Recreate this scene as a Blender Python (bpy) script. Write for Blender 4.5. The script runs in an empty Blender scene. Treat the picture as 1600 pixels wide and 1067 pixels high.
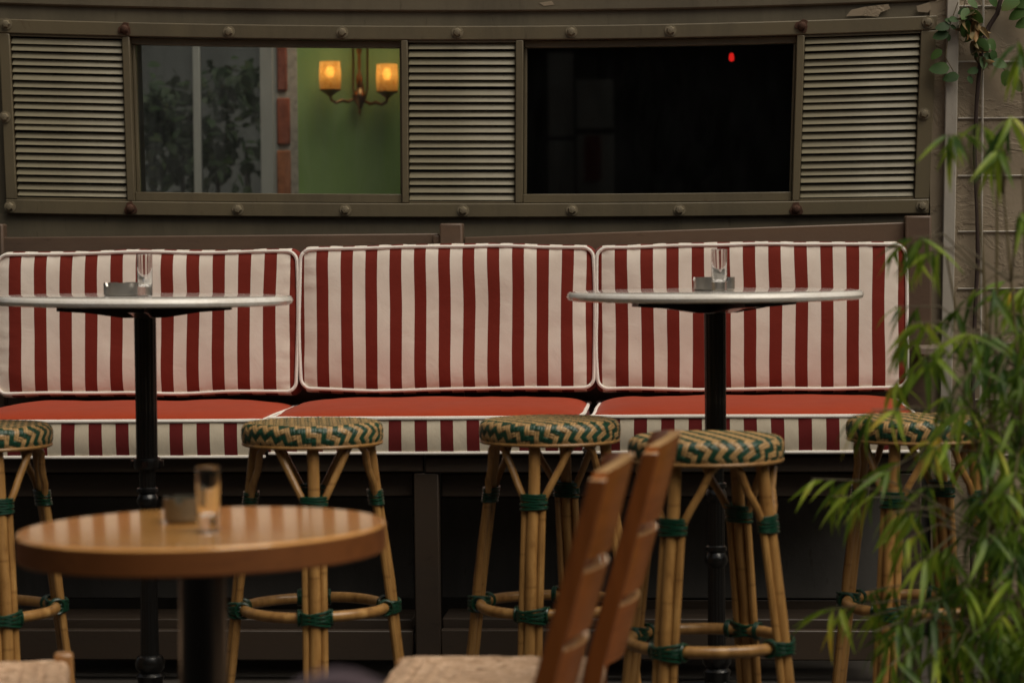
import bpy, bmesh, math, random
import numpy as np
from mathutils import Vector, Matrix, noise
R = math.radians
PI = math.pi
random.seed(11)
scn = bpy.context.scene
COL = scn.collection

# ------------------------------------------------------------------ camera
F = 3850.0                       # focal length in photo pixels (1600 wide)
CAM = Vector((0, 0, 1.17))
PITCH = math.atan((533.5 - 381) / F)
ROLL = R(0.5)
fw = Vector((0, math.cos(PITCH), -math.sin(PITCH)))
up0 = Vector((0, math.sin(PITCH), math.cos(PITCH)))
rt0 = Vector((1, 0, 0))
rt = rt0 * math.cos(ROLL) - up0 * math.sin(ROLL)
up = up0 * math.cos(ROLL) + rt0 * math.sin(ROLL)
cd = bpy.data.cameras.new('camera'); cam = bpy.data.objects.new('camera', cd); COL.objects.link(cam)
m = Matrix.Identity(4)
for i, v in enumerate((rt, up, -fw)):
    for k in range(3): m[k][i] = v[k]
m.translation = CAM
cam.matrix_world = m
cd.sensor_width = 36; cd.lens = F * 36 / 1600; cd.clip_end = 300; cd.clip_start = .1
cd.dof.use_dof = True; cd.dof.focus_distance = 6.85; cd.dof.aperture_fstop = 4.0
cd.dof.aperture_blades = 0
scn.camera = cam

# ------------------------------------------------------------------ sky, sun, exposure
SUN_EL, SUN_AZ = R(58), R(132)     # azimuth: direction the sun stands in, measured from +Y clockwise
w = bpy.data.worlds.new('World'); scn.world = w; w.use_nodes = True
nt = w.node_tree; bg = nt.nodes['Background']
sky = nt.nodes.new('ShaderNodeTexSky'); sky.sky_type = 'NISHITA'; sky.sun_disc = False
sky.sun_elevation = SUN_EL; sky.sun_rotation = SUN_AZ; sky.dust_density = 6; sky.air_density = 1
hs = nt.nodes.new('ShaderNodeHueSaturation'); hs.inputs['Saturation'].default_value = .06
nt.links.new(sky.outputs[0], hs.inputs['Color']); nt.links.new(hs.outputs[0], bg.inputs[0])
bg.inputs[1].default_value = 0.06
sd = bpy.data.lights.new('sun', 'SUN'); sd.energy = 2.3; sd.angle = R(50); sd.color = (1, .87, .68)
sun = bpy.data.objects.new('sun', sd); COL.objects.link(sun)
sdir = Vector((math.sin(SUN_AZ) * math.cos(SUN_EL), math.cos(SUN_AZ) * math.cos(SUN_EL), math.sin(SUN_EL)))
sun.rotation_euler = sdir.to_track_quat('Z', 'Y').to_euler()
vs = scn.view_settings
vs.view_transform = 'Standard'; vs.look = 'None'; vs.gamma = 1; vs.use_curve_mapping = False
vs.exposure = -0.28

# ------------------------------------------------------------------ measuring: photo pixel -> place
def ray(px, py):
    return (fw * F + rt * (px - 800) + up * (533.5 - py)).normalized()
def at(px, py, Y):
    d = ray(px, py); return CAM + d * (Y / d.y)
def at_z(px, py, z):
    d = ray(px, py); return CAM + d * ((z - CAM.z) / d.z)
WA = R(4.0)
WX = Vector((math.cos(WA), -math.sin(WA), 0)); WN = Vector((-math.sin(WA), -math.cos(WA), 0))
WO = Vector((0, 7.36, 0))
WM = Matrix(((WX.x, WN.x, 0, WO.x), (WX.y, WN.y, 0, WO.y), (0, 0, 1, 0), (0, 0, 0, 1)))
def wl(px, py, n):                     # photo pixel -> (x, z) in the wall's frame at distance n off the wall
    d = ray(px, py); o = WO + WN * n
    p = CAM + d * ((o - CAM).dot(WN) / d.dot(WN)) - WO
    return p.dot(WX), p.z
# the wall frame is left-handed in (x, n, z); meshes in it are built with world = WM @ (x, n, z)
def W(x, n, z): return WO + WX * x + WN * n + Vector((0, 0, z))

# ------------------------------------------------------------------ mesh building
class MB:
    def __init__(s): s.v = []; s.f = []; s.mi = []; s.sm = []
    def add(s, vs, fs, mi=0, smooth=False):
        b = len(s.v); s.v += [tuple(x) for x in vs]
        for f in fs: s.f.append(tuple(b + i for i in f)); s.mi.append(mi); s.sm.append(smooth)
    def box(s, c, d, rot=None, mi=0):
        c = Vector(c); hx, hy, hz = d[0] / 2, d[1] / 2, d[2] / 2
        vs = [Vector((x, y, z)) for x in (-hx, hx) for y in (-hy, hy) for z in (-hz, hz)]
        if rot is not None: vs = [rot @ q for q in vs]
        s.add([q + c for q in vs], [(0, 1, 3, 2), (4, 6, 7, 5), (0, 4, 5, 1), (2, 3, 7, 6), (0, 2, 6, 4), (1, 5, 7, 3)], mi)
    def sweep(s, secs, mi=0, smooth=False, caps=True, closed=False):   # list of equal-length loops
        n = len(secs[0]); vs = [q for sec in secs for q in sec]; fs = []
        K = len(secs)
        for i in range(K if closed else K - 1):
            a = i * n; b = ((i + 1) % K) * n
            for j in range(n): fs.append((a + j, a + (j + 1) % n, b + (j + 1) % n, b + j))
        s.add(vs, fs, mi, smooth)
        if caps and not closed:
            base = len(s.v) - len(vs)
            for k in (0, K - 1):
                s.f.append(tuple(base + k * n + j for j in range(n))); s.mi.append(mi); s.sm.append(False)
    def tube(s, pts, r, n=8, mi=0, closed=False, ref=None):
        pts = [Vector(p) for p in pts]; K = len(pts); secs = []
        rr = r if isinstance(r, (list, tuple)) else [r] * K
        u = None
        for i, p in enumerate(pts):
            t = (pts[(i + 1) % K] - pts[i - 1]) if closed else (pts[min(i + 1, K - 1)] - pts[max(i - 1, 0)])
            t.normalize()
            if u is None:
                u = Vector(ref) if ref is not None else (Vector((0, 0, 1)) if abs(t.z) < .9 else Vector((1, 0, 0)))
            u = (u - t * u.dot(t)).normalized(); v = t.cross(u)
            secs.append([p + (u * math.cos(2 * PI * j / n) + v * math.sin(2 * PI * j / n)) * rr[i] for j in range(n)])
        s.sweep(secs, mi, True, True, closed)
    def lathe(s, prof, n=32, c=(0, 0, 0), mi=0, mod=None, caps=True):
        c = Vector(c)
        secs = []
        for r, z in prof:
            secs.append([c + Vector((math.cos(2 * PI * j / n), math.sin(2 * PI * j / n), 0)) * (r * (mod(2 * PI * j / n, z) if mod else 1)) + Vector((0, 0, z)) for j in range(n)])
        s.sweep(secs, mi, True, caps)
    def mesh(s, name):
        me = bpy.data.meshes.new(name)
        me.from_pydata(s.v, [], s.f)
        me.polygons.foreach_set('material_index', s.mi); me.polygons.foreach_set('use_smooth', s.sm)
        bm = bmesh.new(); bm.from_mesh(me); bmesh.ops.recalc_face_normals(bm, faces=bm.faces); bm.to_mesh(me); bm.free()
        me.set_sharp_from_angle(angle=R(38))
        return me
    def build(s, name, mats, parent=None, bevel=0, seg=2, matrix=None):
        if not isinstance(mats, (list, tuple)): mats = [mats]
        return link(name, s.mesh(name), mats, parent, bevel, seg, matrix)

def link(name, me, mats=None, parent=None, bevel=0, seg=2, matrix=None):
    o = bpy.data.objects.new(name, me); COL.objects.link(o)
    if mats and not len(me.materials):
        for q in mats: me.materials.append(q)
    if parent: o.parent = parent
    if matrix is not None: o.matrix_world = matrix
    if bevel:
        b = o.modifiers.new('bevel', 'BEVEL'); b.width = bevel; b.segments = seg; b.limit_method = 'ANGLE'; b.angle_limit = R(40)
        b.harden_normals = False
    return o
def tag(o, label, cat, group=None, kind=None):
    if label: o['label'] = label
    if cat: o['category'] = cat
    if group: o['group'] = group
    if kind: o['kind'] = kind
    return o
def thing(name, label, cat, loc=(0, 0, 0), rz=0, group=None, matrix=None):
    o = bpy.data.objects.new(name, None); COL.objects.link(o); o.empty_display_size = .1
    if matrix is not None: o.matrix_world = matrix
    else: o.location = loc; o.rotation_euler = (0, 0, rz)
    return tag(o, label, cat, group)
def kids(o): return [c for c in bpy.data.objects if c.parent == o]
def dup(o, parent=None):
    c = o.copy(); COL.objects.link(c); c.parent = parent
    for ch in kids(o): dup(ch, c)
    return c

# ------------------------------------------------------------------ materials
def mat(name, col, rough=.6, metal=0, **kw):
    M = bpy.data.materials.new(name); M.use_nodes = True
    b = M.node_tree.nodes['Principled BSDF']
    b.inputs['Base Color'].default_value = (*col, 1); b.inputs['Roughness'].default_value = rough; b.inputs['Metallic'].default_value = metal
    for k, v in kw.items(): b.inputs[k.replace('_', ' ')].default_value = v
    return M
def N(M, t, **kw):
    n = M.node_tree.nodes.new(t)
    for k, v in kw.items():
        if k in n.inputs: n.inputs[k].default_value = v
        else: setattr(n, k, v)
    return n
def L(M, a, b): M.node_tree.links.new(a, b)
def bsdf(M): return M.node_tree.nodes['Principled BSDF']
def coords(M, kind='Object', scale=(1, 1, 1)):
    tc = N(M, 'ShaderNodeTexCoord'); mp = N(M, 'ShaderNodeMapping'); mp.inputs['Scale'].default_value = scale
    L(M, tc.outputs[kind], mp.inputs[0]); return mp.outputs[0]
def ramp(M, fac, stops):
    r = N(M, 'ShaderNodeValToRGB'); e = r.color_ramp.elements
    while len(e) < len(stops): e.new(.5)
    for q, (p, c) in zip(e, stops): q.position = p; q.color = (*c, 1)
    L(M, fac, r.inputs[0]); return r.outputs[0]
def noisy(M, vec, scale, detail=4, rough=.55, dist=0):
    n = N(M, 'ShaderNodeTexNoise', Scale=scale, Detail=detail, Roughness=rough, Distortion=dist); L(M, vec, n.inputs['Vector']); return n.outputs[0]
def bump(M, h, strength=.3, dist=.002, prev=None):
    b = N(M, 'ShaderNodeBump', Strength=strength, Distance=dist); L(M, h, b.inputs['Height'])
    if prev: L(M, prev, b.inputs['Normal'])
    L(M, b.outputs[0], bsdf(M).inputs['Normal']); return b.outputs[0]
def mix(M, fac, a, b, mode='MIX'):
    n = N(M, 'ShaderNodeMix', data_type='RGBA', blend_type=mode)
    for s, v in ((n.inputs[0], fac), (n.inputs[6], a), (n.inputs[7], b)):
        if hasattr(v, 'links') : L(M, v, s)
        elif isinstance(v, (tuple, list)): s.default_value = (*v, 1)
        else: s.default_value = v
    return n.outputs[2]
def setc(M, c): L(M, c, bsdf(M).inputs['Base Color'])

def painted(name, col, rough=.5, dirt=.35, scale=5, bmp=.25, streak=(1, 1, .25), rust=0):
    M = mat(name, col, rough)
    v = coords(M, 'Object', streak)
    a = noisy(M, v, scale, 6, .65, .3); b = noisy(M, v, scale * 12, 4, .6)
    d = tuple(x * (1 - dirt) for x in col); h = tuple(min(1, x * (1 + dirt * .5)) for x in col)
    c = ramp(M, a, [(.3, d), (.52, col), (.75, h)])
    sp = ramp(M, b, [(.28, (.55, .5, .45)), (.36, (1, 1, 1))])
    c = mix(M, .6, c, sp, 'MULTIPLY')
    if rust:
        rn = noisy(M, coords(M, 'Object', (1, 1, .6)), 7, 9, .72, .4)
        c = mix(M, ramp(M, rn, [(.655, (0, 0, 0)), (.70, (rust, rust, rust))]), c, (.085, .035, .014))
    setc(M, c)
    rr = ramp(M, a, [(.3, (rough + .15,) * 3), (.7, (rough - .1,) * 3)]); L(M, rr, bsdf(M).inputs['Roughness'])
    bump(M, noisy(M, coords(M, 'Object', (1, 1, 1)), scale * 25, 5), bmp, .0015)
    return M
def woodmat(name, c0, c1, axis='x', scale=1, rough=.35, coat=0, fleck=True):
    M = mat(name, c0, rough, Coat_Weight=coat, Coat_Roughness=.08)
    s = {'x': (2.2, 26, 26), 'y': (26, 2.2, 26), 'z': (26, 26, 2.2)}[axis]
    v = coords(M, 'Object', tuple(q * scale for q in s))
    a = noisy(M, v, 1, 6, .6, .6); b = noisy(M, v, 5, 4, .6)
    c = ramp(M, a, [(.25, c0), (.55, c1), (.8, tuple(x * 1.15 for x in c1))])
    f = ramp(M, b, [(.3, (.6, .55, .5)), (.45, (1, 1, 1))])
    setc(M, mix(M, .5, c, f, 'MULTIPLY')); bump(M, b, .08, .001)
    return M

OLIVE = painted('olive_paint', (.135, .110, .066), .42, .35, 4, .2, (1, 1, .25), .8)
OLIVE_D = painted('olive_wall_paint', (.135, .112, .072), .55, .4, 3, .35)
LOUVRE = painted('louvre_paint', (.31, .275, .185), .40, .3, 6, .15, (.4, 1, 1))
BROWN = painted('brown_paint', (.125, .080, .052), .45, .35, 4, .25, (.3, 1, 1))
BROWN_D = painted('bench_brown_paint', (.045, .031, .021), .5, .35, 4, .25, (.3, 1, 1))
GREYP = painted('grey_board_paint', (.085, .081, .073), .6, .35, 4, .3)
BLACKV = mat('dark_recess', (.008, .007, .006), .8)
BLACKM = mat('black_iron', (.006, .006, .006), .3, 0, Coat_Weight=.3)
bump(BLACKM, noisy(BLACKM, coords(BLACKM), 120, 3), .08, .001)
PALE = painted('pale_batten_paint', (.42, .38, .32), .55, .3, 6, .3)
RUST = painted('rust', (.075, .030, .014), .8, .6, 40, .6)
BOLT = painted('bolt_paint', (.20, .165, .105), .55, .4, 60, .3)

def plaster():
    M = mat('rough_plaster', (.22, .18, .13), .75, Specular_IOR_Level=.25)
    v = coords(M, 'Object', (1, 1, 1))
    a = noisy(M, v, 3, 6, .6); c = ramp(M, a, [(.3, (.24, .19, .13)), (.55, (.31, .25, .175)), (.8, (.37, .305, .22))])
    setc(M, c)
    w_ = N(M, 'ShaderNodeTexNoise', Scale=7, Detail=8, Roughness=.62, Distortion=.5); L(M, coords(M, 'Object', (.9, 1, 1.25)), w_.inputs['Vector'])
    r_ = ramp(M, w_.outputs[0], [(.50, (0, 0, 0)), (.56, (1, 1, 1)), (.60, (.7, .7, .7)), (.66, (1, 1, 1))])
    n1 = bump(M, r_, .45, .008); bump(M, noisy(M, v, 90, 5), .35, .002, n1)
    return M
PLASTER = plaster()

def fabric_detail(M, col_socket):
    v = coords(M, 'Object', (1, 1, 1))
    big = noisy(M, v, 9, 5, .6)
    c = mix(M, .55, col_socket, ramp(M, big, [(.3, (.86, .82, .78)), (.6, (1, 1, 1))]), 'MULTIPLY')
    thread = noisy(M, coords(M, 'Object', (900, 900, 60)), 1, 2)
    c = mix(M, .5, c, ramp(M, thread, [(.3, (.8, .8, .8)), (.6, (1.0, 1.0, 1.0))]), 'MULTIPLY')
    setc(M, c)
    n1 = bump(M, noisy(M, coords(M, 'Object', (14, 14, 9)), 1, 4, .6, .5), .35, .006)
    bump(M, thread, .12, .0008, n1)
    bsdf(M).inputs['Sheen Weight'].default_value = .12
    bsdf(M).inputs['Specular IOR Level'].default_value = .25
def stripes(name, pitch, centre, red=(.20, .020, .010), white=(.89, .80, .705)):
    M = mat(name, white, .85)
    tc = N(M, 'ShaderNodeTexCoord'); sx = N(M, 'ShaderNodeSeparateXYZ'); L(M, tc.outputs['Object'], sx.inputs[0])
    wob = N(M, 'ShaderNodeTexNoise', Scale=4.5, Detail=1); L(M, tc.outputs['Object'], wob.inputs['Vector'])
    w1 = N(M, 'ShaderNodeMath', operation='MULTIPLY_ADD'); L(M, wob.outputs[0], w1.inputs[0]); w1.inputs[1].default_value = .010; w1.inputs[2].default_value = -.005 - centre
    a = N(M, 'ShaderNodeMath', operation='ADD'); L(M, sx.outputs[0], a.inputs[0]); L(M, w1.outputs[0], a.inputs[1])
    d = N(M, 'ShaderNodeMath', operation='DIVIDE'); L(M, a.outputs[0], d.inputs[0]); d.inputs[1].default_value = pitch
    h = N(M, 'ShaderNodeMath', operation='ADD'); L(M, d.outputs[0], h.inputs[0]); h.inputs[1].default_value = .25
    f = N(M, 'ShaderNodeMath', operation='FRACT'); L(M, h.outputs[0], f.inputs[0])
    c = ramp(M, f.outputs[0], [(0, white), (.012, red), (.488, red), (.5, white)])
    # fract: red while within a quarter pitch of a red stripe's centre
    fabric_detail(M, c); return M
def plain_fabric(name, col):
    M = mat(name, col, .8); rgb = N(M, 'ShaderNodeRGB'); rgb.outputs[0].default_value = (*col, 1)
    fabric_detail(M, rgb.outputs[0]); return M
SEATRED = plain_fabric('coral_red_fabric', (.38, .040, .006))
PIPING = plain_fabric('white_piping', (.92, .88, .82))

def marble():
    M = mat('white_marble', (.7, .66, .6), .08, Coat_Weight=.3, Coat_Roughness=.05)
    v = coords(M, 'Object', (1, 1, 1))
    a = noisy(M, v, 7, 8, .65, 1.5); b = noisy(M, v, 16, 6, .6, 2.5)
    c = ramp(M, a, [(.25, (.74, .68, .60)), (.45, (.88, .84, .78)), (.7, (.93, .91, .87))])
    c2 = ramp(M, b, [(.46, (1, 1, 1)), (.5, (.72, .67, .62)), (.54, (1, 1, 1))])
    setc(M, mix(M, .35, c, c2, 'MULTIPLY')); return M
MARBLE = marble()
TABLEWOOD = woodmat('oak_veneer', (.64, .28, .07), (.80, .40, .12), 'x', .5, .10, .5)
TABLEEDGE = woodmat('oak_edge', (.12, .036, .007), (.20, .065, .013), 'x', .5, .6, 0)
CHAIRWOOD = woodmat('chestnut_stain', (.09, .024, .006), (.19, .058, .013), 'z', .6, .28, .6)  # chestnut darkened for the posts, shade on their fronts put into the colour
SLAT_LIT = woodmat('chestnut_lit', (.24, .056, .008), (.42, .118, .018), 'y', .6, .34, .3)  # same chestnut, brighter: light on the slats' rear faces painted in
EDGE_LIT = mat('sky_lit_edge', (.66, .39, .17), .3, 0, Coat_Weight=.6)  # pale top faces: sky highlight painted into the wood colour
CHAIRWOOD_L = woodmat('honey_beech', (.26, .12, .04), (.34, .17, .06), 'z', .6, .3, .3)
STEEL = mat('brushed_steel', (.62, .60, .57), .3, 1)
bump(STEEL, noisy(STEEL, coords(STEEL, 'Object', (40, 40, 900)), 1, 2), .05, .0005)
BRONZE = mat('bronze_glaze', (.28, .26, .20), .35, .8)
BRASS = mat('aged_brass', (.25, .13, .05), .35, .9)
def cane():
    M = mat('rattan_cane', (.38, .19, .06), .35, Coat_Weight=.25, Coat_Roughness=.15)
    v = coords(M, 'Object', (60, 60, 5)); a = noisy(M, v, 1, 5, .6, .4)
    c = ramp(M, a, [(.24, (.07, .035, .014)), (.34, (.29, .145, .042)), (.6, (.42, .225, .07)), (.8, (.52, .30, .105))])
    tc = N(M, 'ShaderNodeTexCoord'); sx = N(M, 'ShaderNodeSeparateXYZ'); L(M, tc.outputs['Object'], sx.inputs[0])
    oi = N(M, 'ShaderNodeObjectInfo')
    k_ = N(M, 'ShaderNodeMath', operation='MULTIPLY_ADD'); L(M, sx.outputs[2], k_.inputs[0]); k_.inputs[1].default_value = 5.1; L(M, oi.outputs['Random'], k_.inputs[2])
    f_ = N(M, 'ShaderNodeMath', operation='FRACT'); L(M, k_.outputs[0], f_.inputs[0])
    c = mix(M, .5, c, ramp(M, f_.outputs[0], [(0, (.35, .3, .25)), (.012, (.5, .42, .35)), (.03, (1, 1, 1)), (.985, (1, 1, 1)), (1, (.4, .33, .27))]), 'MULTIPLY')
    big = noisy(M, coords(M, 'Object', (1, 1, 1)), 9, 6, .7)
    c = mix(M, .7, c, ramp(M, big, [(.33, (.5, .42, .34)), (.47, (1, 1, 1))]), 'MULTIPLY')
    setc(M, c); bump(M, a, .1, .001); return M
CANE = cane()
GREENWRAP = mat('green_cord', (.004, .038, .019), .3, Coat_Weight=.3)
GREENWRAP.node_tree.nodes['Principled BSDF'].inputs['Coat Roughness'].default_value = .15
def weave_mat():
    M = mat('woven_seat', (.5, .3, .1), .42, Coat_Weight=.12, Coat_Roughness=.2)
    at_ = N(M, 'ShaderNodeVertexColor', layer_name='strand')
    n_ = noisy(M, coords(M, 'Object', (1, 1, 1)), 120, 3)
    setc(M, mix(M, .6, at_.outputs[0], ramp(M, n_, [(.3, (.75, .72, .68)), (.6, (1, 1, 1))]), 'MULTIPLY')); return M
WEAVE = weave_mat()
def rush():
    M = mat('rush_seat', (.45, .30, .18), .7)
    v = coords(M, 'Object', (40, 110, 60)); a = noisy(M, v, 1.2, 5, .65, .6)
    setc(M, ramp(M, a, [(.3, (.16, .08, .04)), (.47, (.56, .36, .22)), (.68, (.82, .60, .42))])); bump(M, a, .9, .005); return M
RUSH = rush()
MAUVE = plain_fabric('mauve_fabric', (.22, .16, .19))
def thin_glass(name, tint=(.93, .95, .94), dust=.03, st=(3, 3, 1)):
    M = bpy.data.materials.new(name); M.use_nodes = True; t = M.node_tree; t.nodes.clear()
    out = N(M, 'ShaderNodeOutputMaterial'); tr = N(M, 'ShaderNodeBsdfTransparent'); tr.inputs[0].default_value = (*tint, 1)
    gl = N(M, 'ShaderNodeBsdfGlossy', Roughness=.015); gl.inputs[0].default_value = (.9, .93, .95, 1)
    df = N(M, 'ShaderNodeBsdfDiffuse'); df.inputs[0].default_value = (.35, .37, .37, 1)
    fr = N(M, 'ShaderNodeFresnel', IOR=1.5); m1 = N(M, 'ShaderNodeMixShader'); m2 = N(M, 'ShaderNodeMixShader')
    L(M, fr.outputs[0], m1.inputs[0]); L(M, tr.outputs[0], m1.inputs[1]); L(M, gl.outputs[0], m1.inputs[2])
    n_ = noisy(M, coords(M, 'Object', st), 6, 8, .75)
    d_ = ramp(M, n_, [(.4, (dust * .3,) * 3), (.7, (dust * 2,) * 3)])
    L(M, d_, m2.inputs[0]); L(M, m1.outputs[0], m2.inputs[1]); L(M, df.outputs[0], m2.inputs[2]); L(M, m2.outputs[0], out.inputs[0])
    return M
PANE = thin_glass('window_glass', (.93, .95, .94), .006)
PANE_HAZY = thin_glass('hazy_window_glass', (.88, .90, .89), .035, (7, 7, .6))
GLASS = mat('clear_glass', (1, 1, 1), 0.0, Transmission_Weight=1.0); GLASS.node_tree.nodes['Principled BSDF'].inputs['IOR'].default_value = 1.48
def leafmat(name, dark, mid, light, rough=.38, trans=.35):
    M = mat(name, mid, rough)
    b = bsdf(M); g = N(M, 'ShaderNodeNewGeometry'); oi = N(M, 'ShaderNodeObjectInfo')
    n_ = N(M, 'ShaderNodeTexNoise', Scale=9, Detail=2); L(M, g.outputs['Position'], n_.inputs['Vector'])
    ad = N(M, 'ShaderNodeMath', operation='MULTIPLY_ADD'); L(M, oi.outputs['Random'], ad.inputs[0]); ad.inputs[1].default_value = .3; L(M, n_.outputs[0], ad.inputs[2])
    c = ramp(M, ad.outputs[0], [(.44, dark), (.60, mid), (.80, light), (.97, (light[0] * 1.5, light[1] * .8, light[2] * .7))])
    setc(M, c)
    tl = N(M, 'ShaderNodeBsdfTranslucent'); L(M, c, tl.inputs[0]); ms = N(M, 'ShaderNodeMixShader'); ms.inputs[0].default_value = trans
    out = M.node_tree.nodes['Material Output']; L(M, b.outputs[0], ms.inputs[1]); L(M, tl.outputs[0], ms.inputs[2]); L(M, ms.outputs[0], out.inputs[0])
    return M
BAMBOO = leafmat('bamboo_leaf', (.055, .125, .02), (.22, .35, .03), (.54, .66, .08), .45, .5)
CANEG = painted('bamboo_cane', (.13, .10, .04), .45, .4, 8, .1)
TWIG = painted('twig', (.13, .10, .05), .6, .3, 20, .1)
VINELEAF = leafmat('vine_leaf', (.025, .065, .012), (.04, .10, .016), (.07, .14, .022), .6, .25)
DRYLEAF = leafmat('dry_leaf', (.10, .085, .04), (.20, .16, .07), (.36, .20, .07), .6, .25)
BARK = painted('vine_bark', (.045, .026, .020), .7, .4, 40, .6)

# ------------------------------------------------------------------ ground
g = MB(); g.add([(-60, -60, 0), (60, -60, 0), (60, 60, 0), (-60, 60, 0)], [(0, 1, 2, 3)])
GR = painted('dark_stone', (.05, .043, .036), .7, .4, 2, .4, (1, 1, 1))
tag(g.build('ground', GR), 'dark stone terrace floor under the bar furniture', None, None, 'structure')
# the rest of the yard, behind the camera and to the sides
YARD = painted('yard_brick', (.08, .062, .045), .8, .4, 2, .4, (1, 1, 1))
y = MB(); y.box((.4, -3.2, 2.4), (11.9, .3, 4.8)); y.box((-5.4, 2.2, 2.4), (.3, 10.6, 4.8)); y.box((6.4, 2.2, 1.6), (.3, 10.6, 3.2)); tag(y.build('yard_wall', YARD), 'brown walls closing the yard opposite the striped banquette', 'wall', None, 'structure')

cn = MB(); cn.box((0, -.3, 3.05), (10.4, 2.6, .12)); cn.box((0, 1.02, 2.93), (10.4, .08, .36))  # unseen roof, added to keep frontal sky light off the near furniture
for px_ in (-5.1, 5.1): cn.box((px_, 1.02, 1.37), (.12, .12, 2.74))
tag(cn.build('light_block_canopy', YARD), 'unseen brown canopy added over the near yard to block frontal sky light', 'canopy', None, 'structure')

# ------------------------------------------------------------------ window panel geometry (nominal photo columns U and rows V)
PN = .042
def PXY(U, V):
    t = (V - 51) / 278
    yt = 51 - (12 if U < 715 else 16) * ((U - 715) / 735) ** 2
    yb = 329 - 6.5 * ((U - 724) / 720) ** 2
    return U + (U - 730) * .017 * (.5 - t), yt + (yb - yt) * t
def PW(U, V, n=PN):                   # point on the panel, wall frame coordinates
    x, z = wl(*PXY(U, V), PN); return (x, n, z)
def strip(mb, U0, U1, V0, V1, n0, n1, seg=1, mi=0):    # bar between nominal edges following the panel's bow
    secs = []
    along_u = (U1 - U0) > (V1 - V0)
    for i in range(seg + 1):
        if along_u:
            U = U0 + (U1 - U0) * i / seg; a = PW(U, V0); b = PW(U, V1)
        else:
            V = V0 + (V1 - V0) * i / seg; a = PW(U0, V); b = PW(U1, V)
        secs.append([(a[0], n0, a[2]), (a[0], n1, a[2]), (b[0], n1, b[2]), (b[0], n0, b[2])])
    mb.sweep(secs, mi)

# wall around the panel: structure, in pieces that leave the two window openings free
wall = MB()
strip(wall, -120, 1457.6, -190, 40.9, -.14, .024, 24)
strip(wall, -120, 1457.6, 340.1, 420, -.14, .024, 24)
strip(wall, -120, 204, 41.2, 339.8, -.14, 0, 4)
strip(wall, 629, 815, 41.2, 339.8, -.14, 0, 4)
strip(wall, 1245, 1459, 41.2, 339.8, -.14, 0, 4)
ww = wall.build('window_wall', OLIVE_D, matrix=WM)
tag(ww, 'dark olive painted wall carrying the long bolted window panel', 'wall')
b1 = MB(); strip(b1, -120, 1457, -60, 18, .026, .036, 24); b1.build('eave_board', OLIVE_D, ww, .006)
for (pts_p) in (((1322, 26), (1330, 16), (1352, 11), (1388, 7), (1391, 14), (1376, 20), (1372, 27), (1348, 25)), ((1432, 10), (1452, 4), (1456, 13), (1450, 20), (1434, 19)), ((842, 5), (862, 2), (866, 8), (850, 10))):
    q = MB(); fr = [(wl(*p_, .036)[0], .0372, wl(*p_, .036)[1]) for p_ in pts_p]; bk = [(x, .0355, z) for x, n, z in fr]
    q.sweep([bk, fr]); q.build('peeled_patch', PLASTER, ww)
b3 = MB(); x0, z0 = wl(-120, 380, 0); x1, z1 = wl(1455, 380, 0)
b3.box(((x0 + x1) / 2, -.06, (z0 - .05) / 2 ), (x1 - x0, .1, z0 - .06)); b3.build('lower_wall_board', GREYP, ww)

# ------------------------------------------------------------------ the panel itself
panel = thing('window_panel', 'long olive metal panel with three louvres and two windows, bolted to the wall', 'window', matrix=WM)
q = MB(); strip(q, 3, 1458, 41, 63, .002, PN, 30); q.build('top_rail', OLIVE, panel, .003)
q = MB(); strip(q, 3, 1458, 318, 340, .002, PN, 30); q.build('bottom_rail', OLIVE, panel, .003)
for (a, b) in ((3, 20), (194, 206), (627, 637.5), (805, 817), (1241.5, 1253.5), (1434, 1458)):
    q = MB(); strip(q, a, b, 63.2, 317.8, .002, PN - .001, 6); q.build('stile', OLIVE, panel, .003)
def louvre(U0, U1, nslat, lightmat):
    q = MB(); strip(q, U0 + .5, U1 - .5, 63.5, 317.5, .003, .008, 6)
    for V in (63.4, 314.5): strip(q, U0 + .6, U1 - .6, V, V + 3, .009, .036, 6)
    lv = q.build('louvre', OLIVE, panel)
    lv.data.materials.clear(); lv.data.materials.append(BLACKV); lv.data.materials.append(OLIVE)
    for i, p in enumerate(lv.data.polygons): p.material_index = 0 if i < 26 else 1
    a = PW(U0 + .8, 190); b = PW(U1 - .8, 190); ln = b[0] - a[0]
    top = PW((U0 + U1) / 2, 68)[2]; bot = PW((U0 + U1) / 2, 315)[2]
    pitch = (top - bot) / nslat
    s = MB(); H = pitch * .77
    prof = [(.018, .58), (.024, .60), (.034, -.30), (.0345, -.42), (.030, -.42), (.029, -.30)]
    e = .004
    secs = [[(x, n + (0 if abs(x) < ln / 2 - e * .5 else -.003), z * H) for n, z in prof] for x in (-ln / 2, -ln / 2 + e, ln / 2 - e, ln / 2)]
    s.sweep(secs); me = s.mesh('slat'); me.materials.append(lightmat)
    for k in range(nslat):
        V = 68 + (315 - 68) * (k + .5) / nslat
        l_, r_ = PW(U0 + .8, V), PW(U1 - .8, V)
        o = link('slat', me, None, lv)
        o.location = ((l_[0] + r_[0]) / 2, random.uniform(-.0012, .0012), (l_[2] + r_[2]) / 2)
        o.rotation_euler = (random.gauss(0, .028), -math.atan2(r_[2] - l_[2], r_[0] - l_[0]) + random.uniform(-.0022, .0022), 0)
        o.scale = ((r_[0] - l_[0]) / ln, 1, 1)
    return lv
louvre(20, 194, 22, LOUVRE); louvre(637.5, 805, 21, LOUVRE); louvre(1253.5, 1434, 22, LOUVRE)
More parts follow.
